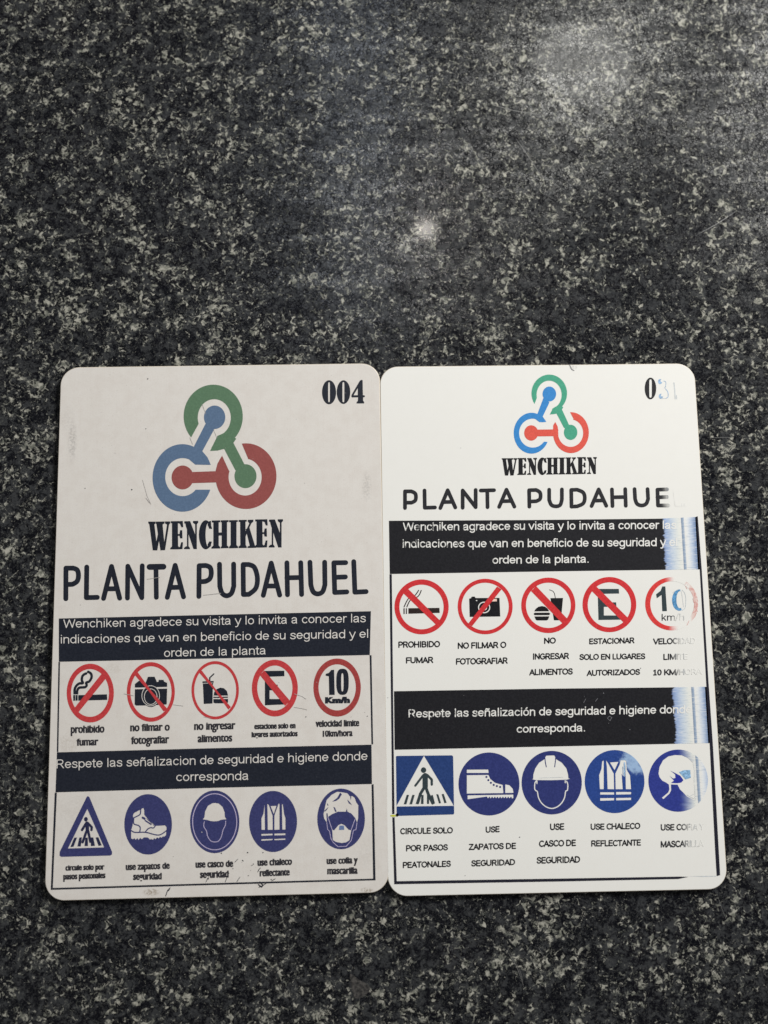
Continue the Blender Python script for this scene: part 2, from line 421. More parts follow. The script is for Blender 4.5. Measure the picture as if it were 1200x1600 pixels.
def mono(card, crop, lines, mat, name, wd=0.08, parent=None, z=0.024):
    x0, y0, sc = crop; vv = []; ff = []; rn = random.Random(len(lines[0][0]))
    for (s_, ax, ay, bx, by, hh) in lines:
        tot = sum(GL[c][0] for c in s_) - 0.12; pen = -0.06
        for ch in s_:
            P, T = glyph(ch, wd); base = len(vv); jy = rn.uniform(-.012, .012) * hh
            for (a, b) in P:
                t = (pen + a) / tot
                lx, ly = card.local(x0 + (ax + (bx - ax) * t) * sc, y0 + (ay + (by - ay) * t - b / .71 * hh + jy) * sc)
                vv.append((lx * MM, ly * MM, (THICK + z) * MM))
            for f in T:
                f = [base + i for i in f]; a, b, c = vv[f[0]], vv[f[1]], vv[f[2]]
                ff.append(f if (b[0] - a[0]) * (c[1] - a[1]) - (b[1] - a[1]) * (c[0] - a[0]) > 0 else f[::-1])
            pen += GL[ch][0]
    return mesh_ob(name, vv, ff, mat, parent or card.root)

# ------------------------------------------------------------------ the counter
def counter():
    X, Y, B = 0.60, 0.45, 0.03
    n = 8
    vs = []; fs = []
    r = 0.004
    prof = [(0, 0)] + [(r - r * cos(t), r * sin(t) - r) for t in [pi / 2 * i / n for i in range(n + 1)]][::-1]
    loops = []
    for k in range(n + 1):
        t = pi / 2 * k / n
        ins = r * (1 - sin(t)); zz = -r + r * cos(t)
        loops.append((ins, zz))
    loops = [(r, 0.0)] + loops + [(0, -B)]
    loops = [l for i, l in enumerate(loops) if i != 1]
    for ins, zz in loops:
        for sx, sy in ((-1, -1), (1, -1), (1, 1), (-1, 1)):
            vs.append((sx * (X - ins), sy * (Y - ins), zz))
    fs.append((0, 1, 2, 3))
    for l in range(len(loops) - 1):
        for q in range(4):
            a, b = l * 4 + q, l * 4 + (q + 1) % 4
            fs.append((a, a + 4, b + 4, b))
    m = (len(loops) - 1) * 4
    fs.append((m + 3, m + 2, m + 1, m))
    return mesh_ob('countertop', vs, fs, granite(), None, kind='structure',
                   label='dark grey speckled polished granite worktop under the two cards')
top = counter()

# fine scratches in the polish
sm = NT('scratched_polish'); sm.b.inputs['Base Color'].default_value = (0.17, 0.17, 0.165, 1); sm.b.inputs['Roughness'].default_value = 0.4
rnd = random.Random(5)
def scratch(pts, wd, z=0.006):
    p = smoothed(pts, n=8)
    L = [trace(a, b, 0) for a, b in p]
    vs = []; fs = []; N = len(L)
    for i, q in enumerate(L):
        d = (L[min(N - 1, i + 1)] - L[max(0, i - 1)]).normalized()
        nr = Vector((-d.y, d.x, 0)) * wd * sin(pi * (i + 0.15) / (N - 0.7))
        vs += [((q.x + nr.x) * MM, (q.y + nr.y) * MM, z * MM), ((q.x - nr.x) * MM, (q.y - nr.y) * MM, z * MM)]
    for i in range(N - 1):
        fs.append((2 * i, 2 * i + 1, 2 * i + 3, 2 * i + 2))
    mesh_ob('scratch', vs, fs, sm.m, top)
for pts, wd in [
    ([(786, 1478), (806, 1508), (820, 1546)], 0.035), ([(796, 1486), (812, 1516), (818, 1540)], 0.025),
    ([(840, 1478), (852, 1500)], 0.03), ([(1080, 1452), (1092, 1470), (1100, 1490)], 0.025),
    ([(1120, 1395), (1128, 1420), (1136, 1440)], 0.03), ([(1104, 683), (1124, 684), (1146, 683)], 0.03),
    ([(706, 62), (760, 72), (830, 78)], 0.05), ([(760, 160), (800, 172), (850, 180)], 0.06),
    ([(870, 45), (910, 60), (960, 66)], 0.03), ([(805, 215), (826, 245), (846, 276)], 0.06),
    ([(845, 65), (842, 85), (838, 108)], 0.03), ([(900, 95), (940, 98), (1010, 104)], 0.035),
    ([(1090, 366), (1120, 350), (1150, 330)], 0.05), ([(742, 248), (760, 262), (770, 275)], 0.03)]:
    scratch(pts, wd)

_fl = [trace(a, b, 0.008) for a, b in smoothed([(547, 1522), (560, 1530), (578, 1542), (572, 1554), (556, 1560), (549, 1542)], True, 3)]  # small pale mottled patch laid flat on the countertop
_fm = NT('mottled_pale'); _fx, _fy, _fv = _fm.mm()
_fm.put(_fm.b.inputs['Base Color'], _fm.mix(_fm.smooth(_fm.noise(_fv, 2.0, 4, 0.7), 0.35, 0.65), (0.012, 0.012, 0.013), (0.085, 0.08, 0.075)))
mesh_ob('pale_fleck', [(q.x * MM, q.y * MM, 0.008 * MM) for q in _fl][::-1], [tuple(range(len(_fl)))], _fm.m, top)

# ------------------------------------------------------------------ card blanks
def card_body(root, mat, edge_mat):
    W, H, T, R, b = 54.0, 86.0, THICK, 3.1, 0.10
    def loop(ins, z):
        o = []
        for (cx, cy, a0) in ((W - R, R, -pi / 2), (W - R, H - R, 0), (R, H - R, pi / 2), (R, R, pi)):
            for i in range(13):
                t = a0 + pi / 2 * i / 12
                o.append(((cx + (R - ins) * cos(t)) * MM, (cy + (R - ins) * sin(t)) * MM, z * MM))
        return o
    L = [loop(b, T), loop(b * 0.3, T - b * 0.3), loop(0, T - b), loop(0, b), loop(b * 0.3, b * 0.3), loop(b, 0.01)]
    vs = [p for l in L for p in l]; n = len(L[0]); fs = [tuple(range(n))]
    for l in range(len(L) - 1):
        for i in range(n):
            a = l * n + i; c = l * n + (i + 1) % n
            fs.append((a, a + n, c + n, c))
    fs.append(tuple(range((len(L) - 1) * n, len(L) * n))[::-1])
    o = mesh_ob('card_body', vs, fs, mat, root)
    o.data.materials.append(edge_mat)
    for i, p in enumerate(o.data.polygons):
        if 0 < i <= n * (len(L) - 1): p.material_index = 1
    return o

def thing(name, label, cat, loc, rot, group):
    o = bpy.data.objects.new(name, None); COL.objects.link(o)
    o.location = loc; o.rotation_euler = (0, 0, rot); o.empty_display_size = 0.01
    o['label'] = label; o['category'] = cat; o['group'] = group
    return o

GROUP = 'plastic visitor cards side by side on the granite'
rootL = thing('visitor_card', 'yellowed plastic visitor card numbered 004 with a large logo and oval signs', 'card',
              (-54 * MM, -43 * MM, 0), 0.0, GROUP)
AR = -0.0029
rx0 = -0.1022 - (0 * cos(AR) - (-43) * sin(AR)); ry0 = -0.6180 + (0 * sin(AR) + (-43) * cos(AR))
rx0 = -0.1022 + 43 * sin(AR); ry0 = -0.6180 - 43 * cos(AR)
rootR = thing('visitor_card', 'whiter visitor card with small logo, round signs and print faded down its right edge', 'card',
              (rx0 * MM, ry0 * MM, 0), AR, GROUP)
CL = Card(rootL, -54.0, -43.0, 0.0)
CR = Card(rootR, rx0, ry0, AR)

def sm_at(card, px, py, rx, ry, s_, col):
    a, b = card.local(px, py); return (a, b, rx, ry, s_, col)
G = (0.25, 0.24, 0.23); BR = (0.26, 0.20, 0.13)
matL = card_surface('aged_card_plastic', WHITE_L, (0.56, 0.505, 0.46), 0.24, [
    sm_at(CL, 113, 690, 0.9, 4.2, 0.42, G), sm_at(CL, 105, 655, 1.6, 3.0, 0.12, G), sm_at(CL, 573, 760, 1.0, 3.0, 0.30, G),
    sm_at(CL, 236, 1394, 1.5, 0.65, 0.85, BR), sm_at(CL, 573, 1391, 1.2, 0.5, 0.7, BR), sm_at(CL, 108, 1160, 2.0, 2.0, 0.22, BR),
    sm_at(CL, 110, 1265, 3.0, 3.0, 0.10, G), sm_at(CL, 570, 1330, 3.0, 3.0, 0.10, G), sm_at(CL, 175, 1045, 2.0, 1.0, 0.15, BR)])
matR = card_surface('white_card_plastic', WHITE_R, (0.72, 0.71, 0.67), 0.10, [
    sm_at(CR, 1095, 640, 1.2, 2.0, 0.12, G), sm_at(CR, 896, 574, 0.9, 0.5, 0.4, G), sm_at(CR, 890, 1260, 1.0, 1.0, 0.1, G)])
ed = NT('card_edge_plastic'); ed.b.inputs['Base Color'].default_value = (0.62, 0.55, 0.45, 1); ed.b.inputs['Roughness'].default_value = 0.5
card_body(rootL, matL, ed.m)
card_body(rootR, matR, ed.m)

# ------------------------------------------------------------------ inks
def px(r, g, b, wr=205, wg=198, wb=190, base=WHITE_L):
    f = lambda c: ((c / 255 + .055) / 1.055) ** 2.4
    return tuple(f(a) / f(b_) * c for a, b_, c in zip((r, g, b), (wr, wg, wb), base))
def pr(r, g, b): return px(r, g, b, 232, 231, 225, WHITE_R)
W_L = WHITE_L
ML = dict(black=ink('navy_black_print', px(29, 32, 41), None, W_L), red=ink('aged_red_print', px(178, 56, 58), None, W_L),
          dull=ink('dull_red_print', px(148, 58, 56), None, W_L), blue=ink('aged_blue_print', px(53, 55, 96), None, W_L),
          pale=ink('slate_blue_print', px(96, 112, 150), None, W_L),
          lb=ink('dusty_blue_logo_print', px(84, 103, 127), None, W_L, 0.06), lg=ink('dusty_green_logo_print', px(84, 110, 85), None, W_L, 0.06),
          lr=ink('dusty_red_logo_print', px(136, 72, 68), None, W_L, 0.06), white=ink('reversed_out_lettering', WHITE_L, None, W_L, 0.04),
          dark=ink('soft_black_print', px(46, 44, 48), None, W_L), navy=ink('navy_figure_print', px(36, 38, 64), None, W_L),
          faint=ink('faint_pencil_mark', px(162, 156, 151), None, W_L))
MR = dict(black=ink('black_print', pr(24, 24, 28)), line=ink('black_border_print', pr(32, 32, 44)),
          band=ink('black_band_print_failing', pr(30, 30, 34), 'band'), btext=ink('black_lettering_failing', pr(40, 40, 44), 'text'),
          red=ink('red_print', pr(205, 52, 56)), redf=ink('red_print_failing', pr(214, 62, 60), 'red'),
          blue=ink('blue_print', pr(48, 56, 112)), sky=ink('road_sign_blue_print', pr(40, 64, 116)),
          bluef=ink('blue_print_failing', pr(48, 60, 138), 'blue'),
          bluer=ink('blue_print_rubbed', pr(42, 70, 138), None, WHITE_R, 0.10, (*CR.local(992, 1186), 2.7, 2.6)),
          lb=ink('bright_blue_logo_print', pr(56, 134, 200), None, WHITE_R, 0.06), lg=ink('jade_logo_print', pr(72, 160, 130), None, WHITE_R, 0.06),
          lr=ink('coral_logo_print', pr(218, 88, 74), None, WHITE_R, 0.06), white=ink('white_reversed_lettering', WHITE_R, None, WHITE_R, 0.02),
          gaps=white_ink_broken(), pale=ink('faded_blue_print', pr(150, 180, 210), None, WHITE_R, 0.25), ghost=ink('ghost_grey_print', pr(196, 202, 204)),
          fadeblue=ink('half_faded_blue_print', pr(92, 148, 192), None, WHITE_R, 0.30), teal=ink('dark_teal_print', pr(52, 64, 68)),
          ghostred=ink('ghost_red_print', pr(206, 150, 142)), brown=ink('brownish_black_print', pr(46, 36, 34)),
          lime=ink('lime_print', pr(196, 200, 70)), pink=ink('pale_pink_print', pr(240, 206, 190)))

# ------------------------------------------------------------------ logo
def logo(card, crop, s, M):
    """three linked rings; s holds the traced outlines"""
    return art(card, crop, s, {'lb': 'logo_link', 'lg': 'logo_link', 'lr': 'logo_link'}, M, parent=card.root)

logoL = [('lg', ell(563, 330, 252, 270, 72)), ('paper', ell(572, 342, 141, 158, 56)),
         # the mouth of the green ring, and everything below its cut
         ('paper', [(372, 515), (440, 392), (520, 420), (598, 500), (536, 622), (470, 660), (380, 640), (340, 560)]),
         ('lg', [(598, 500), (640, 480), (735, 556), (655, 606), (600, 622), (536, 625)]),
         ('paper', [(737, 556), (830, 480), (830, 640), (760, 640)]),
         ('lb', ell(300, 855, 254, 288, 72)), ('paper', ell(302, 848, 148, 162, 56)),
         ('paper', [(405, 742), (545, 744), (610, 700), (610, 1000), (534, 955), (403, 955), (385, 850)]),
         ('lr', ell(842, 840, 260, 280, 72)), ('paper', ell(835, 848, 141, 157, 56)),
         ('paper', [(640, 668), (698, 795), (760, 800), (860, 690), (806, 562), (790, 540), (640, 540)]),
         ('paper', [(560, 560), (638, 560), (636, 670), (600, 720), (582, 800), (560, 800)]),
         ('lr', [(636, 670), (698, 795), (688, 850), (600, 900), (584, 850), (584, 790), (600, 730)]),
         ('lg', [(600, 496), (660, 470), (760, 520), (735, 556), (655, 608), (600, 622), (536, 625)]),
         ('lg', [(620, 560), (735, 556), (832, 745), (800, 800), (752, 790), (655, 606)]), ('lg', ell(838, 840, 94, 102, 40)),
         ('lb', [(496, 395), (572, 440), (470, 628), (430, 680), (380, 660), (402, 580)]), ('lb', ell(575, 338, 91, 100, 40)),
         ('lb', [(400, 600), (470, 628), (515, 680), (542, 743), (410, 742), (360, 700)]),
         ('lr', ell(302, 851, 94, 102, 40)), ('lr', [(370, 805), (590, 797), (600, 893), (370, 900)])]
logo(CL, (230, 590, 220 / 1200), logoL, ML)
logoR = [('lg', ell(542, 340, 238, 252, 72)), ('paper', ell(540, 360, 168, 190, 56)),
         ('paper', [(338, 498), (376, 400), (480, 420), (585, 545), (548, 622), (470, 660), (380, 640), (300, 560)]),
         ('lg', [(590, 540), (650, 512), (712, 556), (640, 610), (600, 618), (548, 624)]),
         ('paper', [(714, 556), (830, 480), (830, 640), (745, 640)]),
         ('lb', ell(304, 873, 238, 274, 72)), ('paper', ell(322, 872, 184, 194, 56)),
         ('paper', [(430, 728), (505, 722), (620, 700), (620, 1010), (524, 990), (450, 985), (470, 850)]),
         ('lr', ell(832, 866, 240, 274, 72)), ('paper', ell(828, 872, 168, 184, 56)),
         ('paper', [(622, 722), (664, 830), (760, 830), (868, 682), (820, 592), (790, 560), (640, 560)]),
         ('paper', [(560, 560), (640, 560), (620, 724), (594, 770), (582, 830), (560, 830)]),
         ('lr', [(622, 722), (655, 785), (662, 850), (664, 920), (600, 920), (592, 850), (594, 770)]),
         ('lg', [(592, 538), (650, 505), (730, 520), (714, 556), (640, 612), (600, 618), (548, 624)]),
         ('lg', [(630, 560), (714, 560), (808, 765), (780, 820), (738, 800), (640, 612)]), ('lg', ell(828, 862, 90, 102, 40)),
         ('lb', [(464, 400), (545, 460), (455, 650), (430, 680), (370, 660), (385, 610)]), ('lb', ell(543, 348, 91, 100, 40)),
         ('lb', [(380, 612), (455, 652), (503, 722), (412, 726), (350, 680)]),
         ('lr', ell(300, 870, 94, 103, 40)), ('lr', [(370, 825), (600, 822), (600, 914), (370, 916)])]
logo(CR, (795, 575, 140 / 1200), logoR, MR)

# ------------------------------------------------------------------ heavy condensed slab lettering (company name, numbers)
def word():
    k = 'black'; s = []
    def E_(dx, dy):
        q = [[(244, 72), (290, 72), (292, 292), (244, 292)], [(234, 72), (300, 71), (300, 84), (234, 88)],
             [(230, 292), (230, 282), (244, 268), (296, 268), (300, 290)], [(285, 72), (328, 70), (332, 118), (318, 120), (306, 92), (285, 86)],
             [(285, 172), (302, 172), (308, 142), (324, 142), (326, 206), (308, 206), (302, 186), (285, 186)],
             [(285, 278), (306, 272), (316, 236), (330, 236), (326, 290), (285, 292)]]
        return [(k, [(a + dx, b + dy) for a, b in p]) for p in q]
    def N_(dx, dy):
        q = [[(361, 90), (373, 90), (373, 275), (361, 275)], [(338, 290), (338, 280), (352, 268), (374, 268), (384, 280), (384, 290)],
             [(345, 72), (386, 71), (430, 190), (434, 290), (412, 290), (352, 110)], [(425, 85), (438, 85), (438, 290), (425, 290)],
             [(408, 70), (448, 69), (450, 82), (438, 96), (424, 96), (408, 84)], [(340, 73), (384, 72), (384, 88), (340, 90)]]
        return [(k, [(a + dx, b + dy) for a, b in p]) for p in q]
    s += [(k, ell(508, 178, 54, 114, 40)), ('paper', ell(527, 178, 21, 92, 32)), ('paper', box(528, 132, 570, 232)),
          (k, [(528, 75), (548, 68), (551, 128), (536, 132), (522, 100)]), (k, [(534, 230), (551, 230), (548, 266), (528, 284), (522, 255)])]
    s += [(k, p) for p in ([(66, 92), (106, 92), (130, 298), (94, 300)], [(108, 300), (129, 300), (152, 175), (140, 140)],
                           [(122, 92), (170, 92), (190, 298), (154, 300), (126, 120)], [(174, 299), (190, 298), (222, 92), (206, 92)],
                           [(58, 75), (116, 75), (116, 90), (104, 98), (70, 98), (59, 88)], [(118, 75), (186, 74), (186, 88), (172, 98), (126, 98), (118, 90)],
                           [(189, 74), (228, 73), (231, 86), (222, 98), (204, 98), (190, 90)])]
    s += E_(0, 0) + N_(0, 0)
    s += [(k, p) for p in ([(567, 66), (609, 65), (609, 284), (567, 285)], [(632, 65), (674, 64), (674, 282), (632, 283)],
                           [(555, 66), (621, 65), (621, 80), (555, 82)], [(625, 65), (686, 63), (686, 78), (625, 80)],
                           [(552, 286), (552, 275), (567, 262), (610, 262), (621, 275), (621, 285)],
                           [(625, 284), (625, 274), (634, 262), (674, 261), (686, 272), (686, 282)], [(605, 160), (636, 160), (636, 184), (605, 184)],
                           [(702, 64), (748, 63), (748, 281), (702, 282)], [(690, 64), (758, 63), (758, 77), (690, 80)],
                           [(688, 284), (690, 272), (702, 258), (748, 258), (760, 270), (760, 282)],
                           [(776, 62), (818, 62), (820, 280), (778, 281)], [(764, 62), (828, 61), (828, 75), (764, 78)],
                           [(764, 282), (764, 270), (778, 258), (820, 258), (828, 270), (828, 281)],
                           [(812, 165), (850, 85), (866, 85), (836, 150), (818, 195)], [(836, 61), (880, 60), (880, 74), (866, 88), (848, 88), (836, 74)],
                           [(820, 135), (848, 118), (892, 262), (894, 280), (856, 281)], [(832, 281), (836, 268), (855, 262), (890, 262), (900, 280)])]
    s += E_(660, -14) + N_(662, -13)
    return s
W_ = word()
art(CL, (220, 800, 0.2), W_, {'black': 'company_name'}, ML)
# the same word, smaller and upright, on the other card
def fit(shapes, f): return [(k, [f(a, b) for a, b in p]) for k, p in shapes]
WR = fit(W_, lambda a, b: (439 + (a - 58) / 1054 * 337, 376 + (b - (76 - (a - 58) * 0.0175)) / 224 * 61 - (a - 58) / 1054 * 4))
art(CR, (590, 550, 530 / 1200), WR, {'black': 'company_name'}, MR)

num = [('black', ell(290, 395, 132, 226, 48)), ('paper', sup(290, 394, 17, 186, 5)), ('black', ell(561, 392, 127, 222, 48)), ('paper', sup(559, 392, 18, 188, 5)),
       ('black', [(895, 162), (920, 170), (925, 450), (958, 455), (962, 470), (958, 486), (928, 490), (930, 555), (950, 580), (948, 605), (805, 605), (806, 582), (830, 555), (834, 490), (722, 492), (708, 478), (712, 445), (866, 180)]),
       ('paper', [(828, 318), (828, 450), (750, 450)])]
art(CL, (490, 580, 100 / 1200), num, {'black': 'card_number'}, ML)
numR = [('black', ell(98, 282, 54, 102, 40)), ('paper', sup(99, 282, 12, 85, 5))]
numR += [('pale', ell(189, 217, 20, 24, 20)), ('pale', ell(196, 355, 20, 24, 20)), ('paper', ell(203, 210, 11, 12, 12)), ('paper', ell(207, 346, 11, 12, 12))]
numR += stroke('pale', [(222, 212), (242, 222), (240, 262), (228, 280)], 5, True) + stroke('pale', [(240, 285), (262, 318), (262, 362), (246, 372)], 6, True)
numR += stroke('ghost', [(318, 228), (326, 300), (330, 380)], 9) + stroke('ghost', [(205, 376), (245, 376)], 5) + stroke('ghost', [(340, 345), (345, 380)], 8)
art(CR, (1000, 560, 200 / 1200), numR, {'black': 'card_number', 'pale': 'faded_digit', 'ghost': 'faded_digit'}, MR)

# ------------------------------------------------------------------ plant name, rounded monoline letters
def letters(rows, key='black'):
    s = []
    for pts, wd, cv in rows: s += stroke(key, pts, wd, cv)
    return s
A = []
w1 = 37
A += [([(62, 362), (63, 133), (118, 133)], w1, 0), ([(118, 133), (148, 148), (157, 190), (146, 232), (112, 254)], w1, 1), ([(112, 254), (64, 256)], w1, 0)]
A += [([(219, 125), (216, 354), (298, 352)], w1, 0), ([(345, 360), (405, 120), (466, 358)], w1, 0), ([(372, 288), (445, 287)], w1, 0)]
A += [([(524, 358), (527, 118), (632, 355), (635, 115)], 36, 0), ([(690, 124), (794, 122)], 44, 0), ([(738, 125), (741, 352)], 36, 0)]
A += [([(823, 352), (882, 112), (945, 348)], w1, 0), ([(850, 278), (922, 276)], w1, 0)]
A += [([(1060, 345), (1062, 115), (1112, 113)], w1, 0), ([(1112, 113), (1144, 128), (1153, 170), (1142, 212), (1110, 232)], w1, 1), ([(1110, 232), (1064, 236)], w1, 0)]
plL = fit(letters(A), lambda a, b: (90 + a * 250 / 1200, 860 + b * 250 / 1200))
B_ = []
w2 = 34
B_ += [([(58, 96), (60, 248)], w2, 0), ([(60, 248), (76, 297), (108, 315), (141, 297), (157, 248)], w2, 1), ([(157, 248), (156, 95)], w2, 0)]
B_ += [([(262, 98), (222, 98), (224, 306), (262, 305)], w2, 0), ([(262, 98), (300, 118), (321, 190), (310, 262), (262, 305)], w2, 1)]
B_ += [([(362, 312), (417, 88), (476, 310)], w2, 0), ([(388, 247), (452, 247)], w2, 0)]
B_ += [([(526, 86), (530, 308)], w2, 0), ([(622, 85), (628, 306)], w2, 0), ([(526, 190), (625, 188)], w2, 0)]
B_ += [([(686, 82), (692, 238)], w2, 0), ([(692, 238), (708, 286), (740, 302), (774, 286), (790, 238)], w2, 1), ([(790, 238), (788, 82)], w2, 0)]
B_ += [([(934, 85), (852, 86), (858, 292), (942, 288)], w2, 0), ([(855, 187), (932, 184)], w2, 0), ([(990, 78), (998, 290), (1076, 286)], w2, 0)]
plL += fit(letters(B_), lambda a, b: (330 + a * 270 / 1200, 860 + b * 270 / 1200))
art(CL, (0, 0, 1), plL, {'black': 'plant_name'}, ML)
C_ = []
w3 = 13.5
C_ += [([(97, 552), (97, 493), (120, 493)], w3, 0), ([(120, 493), (134, 502), (134, 524), (120, 533)], w3, 1), ([(120, 533), (98, 533)], w3, 0)]
C_ += [([(166, 490), (167, 551), (203, 550)], w3, 0), ([(222, 552), (248, 489), (275, 550)], w3, 0), ([(232, 531), (266, 530)], w3, 0)]
C_ += [([(301, 551), (301, 490), (347, 549), (347, 488)], w3, 0), ([(365, 490), (412, 489)], w3, 0), ([(388, 490), (389, 549)], w3, 0)]
C_ += [([(430, 548), (456, 487), (484, 547)], w3, 0), ([(441, 528), (474, 527)], w3, 0)]
C_ += [([(537, 547), (536, 489), (561, 488)], w3, 0), ([(561, 488), (575, 498), (575, 519), (561, 528)], w3, 1), ([(561, 528), (537, 529)], w3, 0)]
C_ += [([(607, 487), (607, 523)], w3, 0), ([(607, 523), (615, 541), (631, 546), (646, 541), (652, 522)], w3, 1), ([(652, 522), (652, 486)], w3, 0)]
C_ += [([(706, 487), (685, 488), (686, 547), (706, 546)], w3, 0), ([(706, 487), (727, 497), (733, 516), (727, 536), (706, 546)], w3, 1)]
C_ += [([(757, 545), (782, 486), (809, 544)], w3, 0), ([(767, 526), (799, 525)], w3, 0)]
C_ += [([(829, 486), (831, 545)], w3, 0), ([(876, 485), (878, 544)], w3, 0), ([(830, 514), (877, 513)], w3, 0)]
C_ += [([(909, 485), (911, 520)], w3, 0), ([(911, 520), (918, 537), (934, 543), (950, 537), (957, 520)], w3, 1), ([(957, 520), (955, 485)], w3, 0)]
C_ += [([(1024, 486), (990, 487), (992, 543), (1028, 543)], w3, 0), ([(990, 514), (1024, 513)], w3, 0), ([(1050, 490), (1056, 541), (1088, 541)], 10, 0)]
art(CR, (590, 550, 530 / 1200), letters(C_, 'btext'), {'btext': 'plant_name'}, MR)

# ------------------------------------------------------------------ black bands and frame lines
def q(a): return a
art(CL, (0, 0, 1), [('band', [(92, 966.4), (335, 960.6), (579.6, 955), (577.8, 1023.4), (330, 1029), (92, 1034)])], {'band': 'greeting_band'}, {'band': ML['black']})
art(CL, (0, 0, 1), [('band', [(89, 1175.5), (335, 1169), (580.5, 1163.5), (581.2, 1225), (330, 1231), (86.8, 1238)])], {'band': 'notice_band'}, {'band': ML['black']})
art(CL, (0, 0, 1), [('b', [(91.4, 1034.4), (93.8, 1034.4), (91.2, 1175), (88.9, 1175)]), ('b', [(85.6, 1238.5), (88.9, 1238.5), (82.6, 1387.4), (330, 1380), (583, 1372.8), (580.6, 1225.6), (583.8, 1225.4), (586.8, 1375.4), (330, 1382.8), (79.4, 1390.4)]),
                    ('b', [(577.6, 1023.8), (580.5, 1023.8), (583.0, 1163), (580.4, 1163)])], {'b': 'frame_line'}, {'b': ML['black']})
art(CR, (0, 0, 1), [('band', [(607.7, 813.7), (820, 812.6), (1030, 810.4), (1088, 807.8), (1093, 889.6), (870, 892.6), (612.4, 896.8), (609, 896.8)])], {'band': 'greeting_band'}, MR)
art(CR, (0, 0, 1), [('band', [(615.6, 1080), (860, 1076), (1048, 1074), (1103.4, 1073), (1108.6, 1161), (880, 1166), (616.6, 1171.5)])], {'band': 'notice_band'}, MR)
art(CR, (0, 0, 1), [('line', [(608.6, 897.3), (612.2, 897.3), (615.2, 1171.5), (616.4, 1272), (612.7, 1272), (611.8, 1171)]),
                    ('line', [(613.0, 1277), (616.6, 1277), (620, 1376.8), (616, 1381.6)]),
                    ('line', [(616, 1381.6), (620, 1376.8), (880, 1372.6), (1060, 1369.6), (1076, 1370), (1060, 1373.4), (880, 1377.2)]),
                    ('line', [(1087.4, 807.4), (1090.2, 806.6), (1096.4, 889), (1107, 1065), (1113.8, 1162), (1125.2, 1367.4), (1119.8, 1369), (1117.4, 1330), (1108.8, 1162), (1103.3, 1065), (1093.3, 890)]),
                    ('line', [(1086.2, 808.2), (1090.0, 807.2), (1095.8, 889.3), (1090.6, 889.7)]), ('line', [(1101.4, 1073.2), (1106.8, 1073.0), (1113.2, 1160.6), (1106.6, 1161.2)]),
                    ('ghost', [(1076, 1369.2), (1100, 1368.6), (1120, 1368.4), (1119, 1369.4), (1100, 1370)]),
                    ('lime', ell(615, 1274.6, 5.5, 1.6, 12)), ('line', ell(620.5, 1273.5, 2.4, 2.6, 12))],
    {'line': 'frame_line', 'ghost': 'faded_frame_line', 'lime': 'lime_blot'}, MR)

# ------------------------------------------------------------------ lettering in the bands
mono(CL, (0, 0, 1), [('Wenchiken agradece su visita y lo invita a conocer las', 100.5, 981, 571, 972, 13.2),
                     ('indicaciones que van en beneficio de su seguridad y el', 95, 1005.4, 575.4, 996.4, 13.2),
                     ('orden de la planta', 256.8, 1026.4, 415, 1022.5, 13.2)], ML['white'], 'greeting_lettering', 0.072)
mono(CL, (0, 0, 1), [('Respete las señalizacion de seguridad e higiene donde', 88.5, 1200.4, 573.6, 1187.5, 13.6),
                     ('corresponda', 276, 1220.5, 388, 1218.4, 13.6)], ML['white'], 'notice_lettering', 0.072)
mono(CR, (0, 0, 1), [('Wenchiken agradece su visita y lo invita a conocer las', 631, 829, 1056, 826, 12.4),
                     ('indicaciones que van en beneficio de su seguridad y el', 629, 855.6, 1058, 853, 12.4),
                     ('orden de la planta.', 770, 880.6, 920.4, 879, 12.0)], MR['gaps'], 'greeting_lettering', 0.10)
mono(CR, (0, 0, 1), [('Respete las señalización de seguridad e higiene donde', 638.5, 1121, 1080, 1114, 12.4),
                     ('corresponda.', 808, 1144.7, 914.8, 1142.6, 12.0)], MR['gaps'], 'notice_lettering', 0.10)

# ------------------------------------------------------------------ left card signs and captions
def cap(card, crop, lines, mat, weight, smear=0.0):
    return text(card, crop, lines, mat, 'caption', weight * 0.55, smear=smear * 0.8, xh=True)
c = (95, 1025, 100 / 1067)
s = [('red', ell(492, 618, 393, 490)), ('paper', ell(488, 616, 317, 398))]
s += stroke('black', [(232, 650), (232, 560), (258, 500), (308, 458), (368, 452), (352, 405), (358, 345), (385, 310), (425, 290)], 42, True)
s += stroke('black', [(272, 650), (276, 575), (312, 528), (400, 520), (432, 490), (425, 445), (472, 425), (506, 378), (515, 330), (500, 290), (458, 262)], 42, True)
s += [('black', [(208, 655), (770, 638), (775, 732), (208, 746)]), ('paper', box(240, 640, 247, 760)), ('paper', box(282, 640, 292, 760)), ('paper', box(200, 640, 320, 650)),
      ('red', [(690, 285), (760, 365), (290, 945), (225, 870)])]
art(CL, c, s, {'red': 'no_smoking_sign', 'black': 'cigarette_picture'}, ML)
cap(CL, c, [('prohibido', 172, 1283, 725, 1272, 118), ('fumar', 270, 1492, 625, 1484, 112)], ML['dark'], 0.025, 7)
c = (190, 1020, 100 / 1067)
s = [('red', ell(488, 652, 400, 497)), ('paper', ell(491, 652, 343, 428)),
     ('black', [(222, 520), (285, 468), (345, 462), (400, 500), (440, 400), (550, 398), (590, 488), (615, 482), (620, 450), (700, 450), (710, 480), (760, 500), (760, 568), (222, 580)]),
     ('black', [(222, 607), (760, 597), (752, 860), (620, 868), (380, 878), (240, 880), (218, 860)]), ('black', ell(490, 722, 150, 182, 48))]
s += outline('paper', 486, 715, 147, 168, 11) + outline('paper', 486, 730, 106, 130, 11)
s += [('red', [(222, 372), (268, 322), (500, 640), (765, 935), (702, 978), (470, 662)])]
art(CL, c, s, {'red': 'no_photography_sign', 'black': 'camera_picture'}, ML)
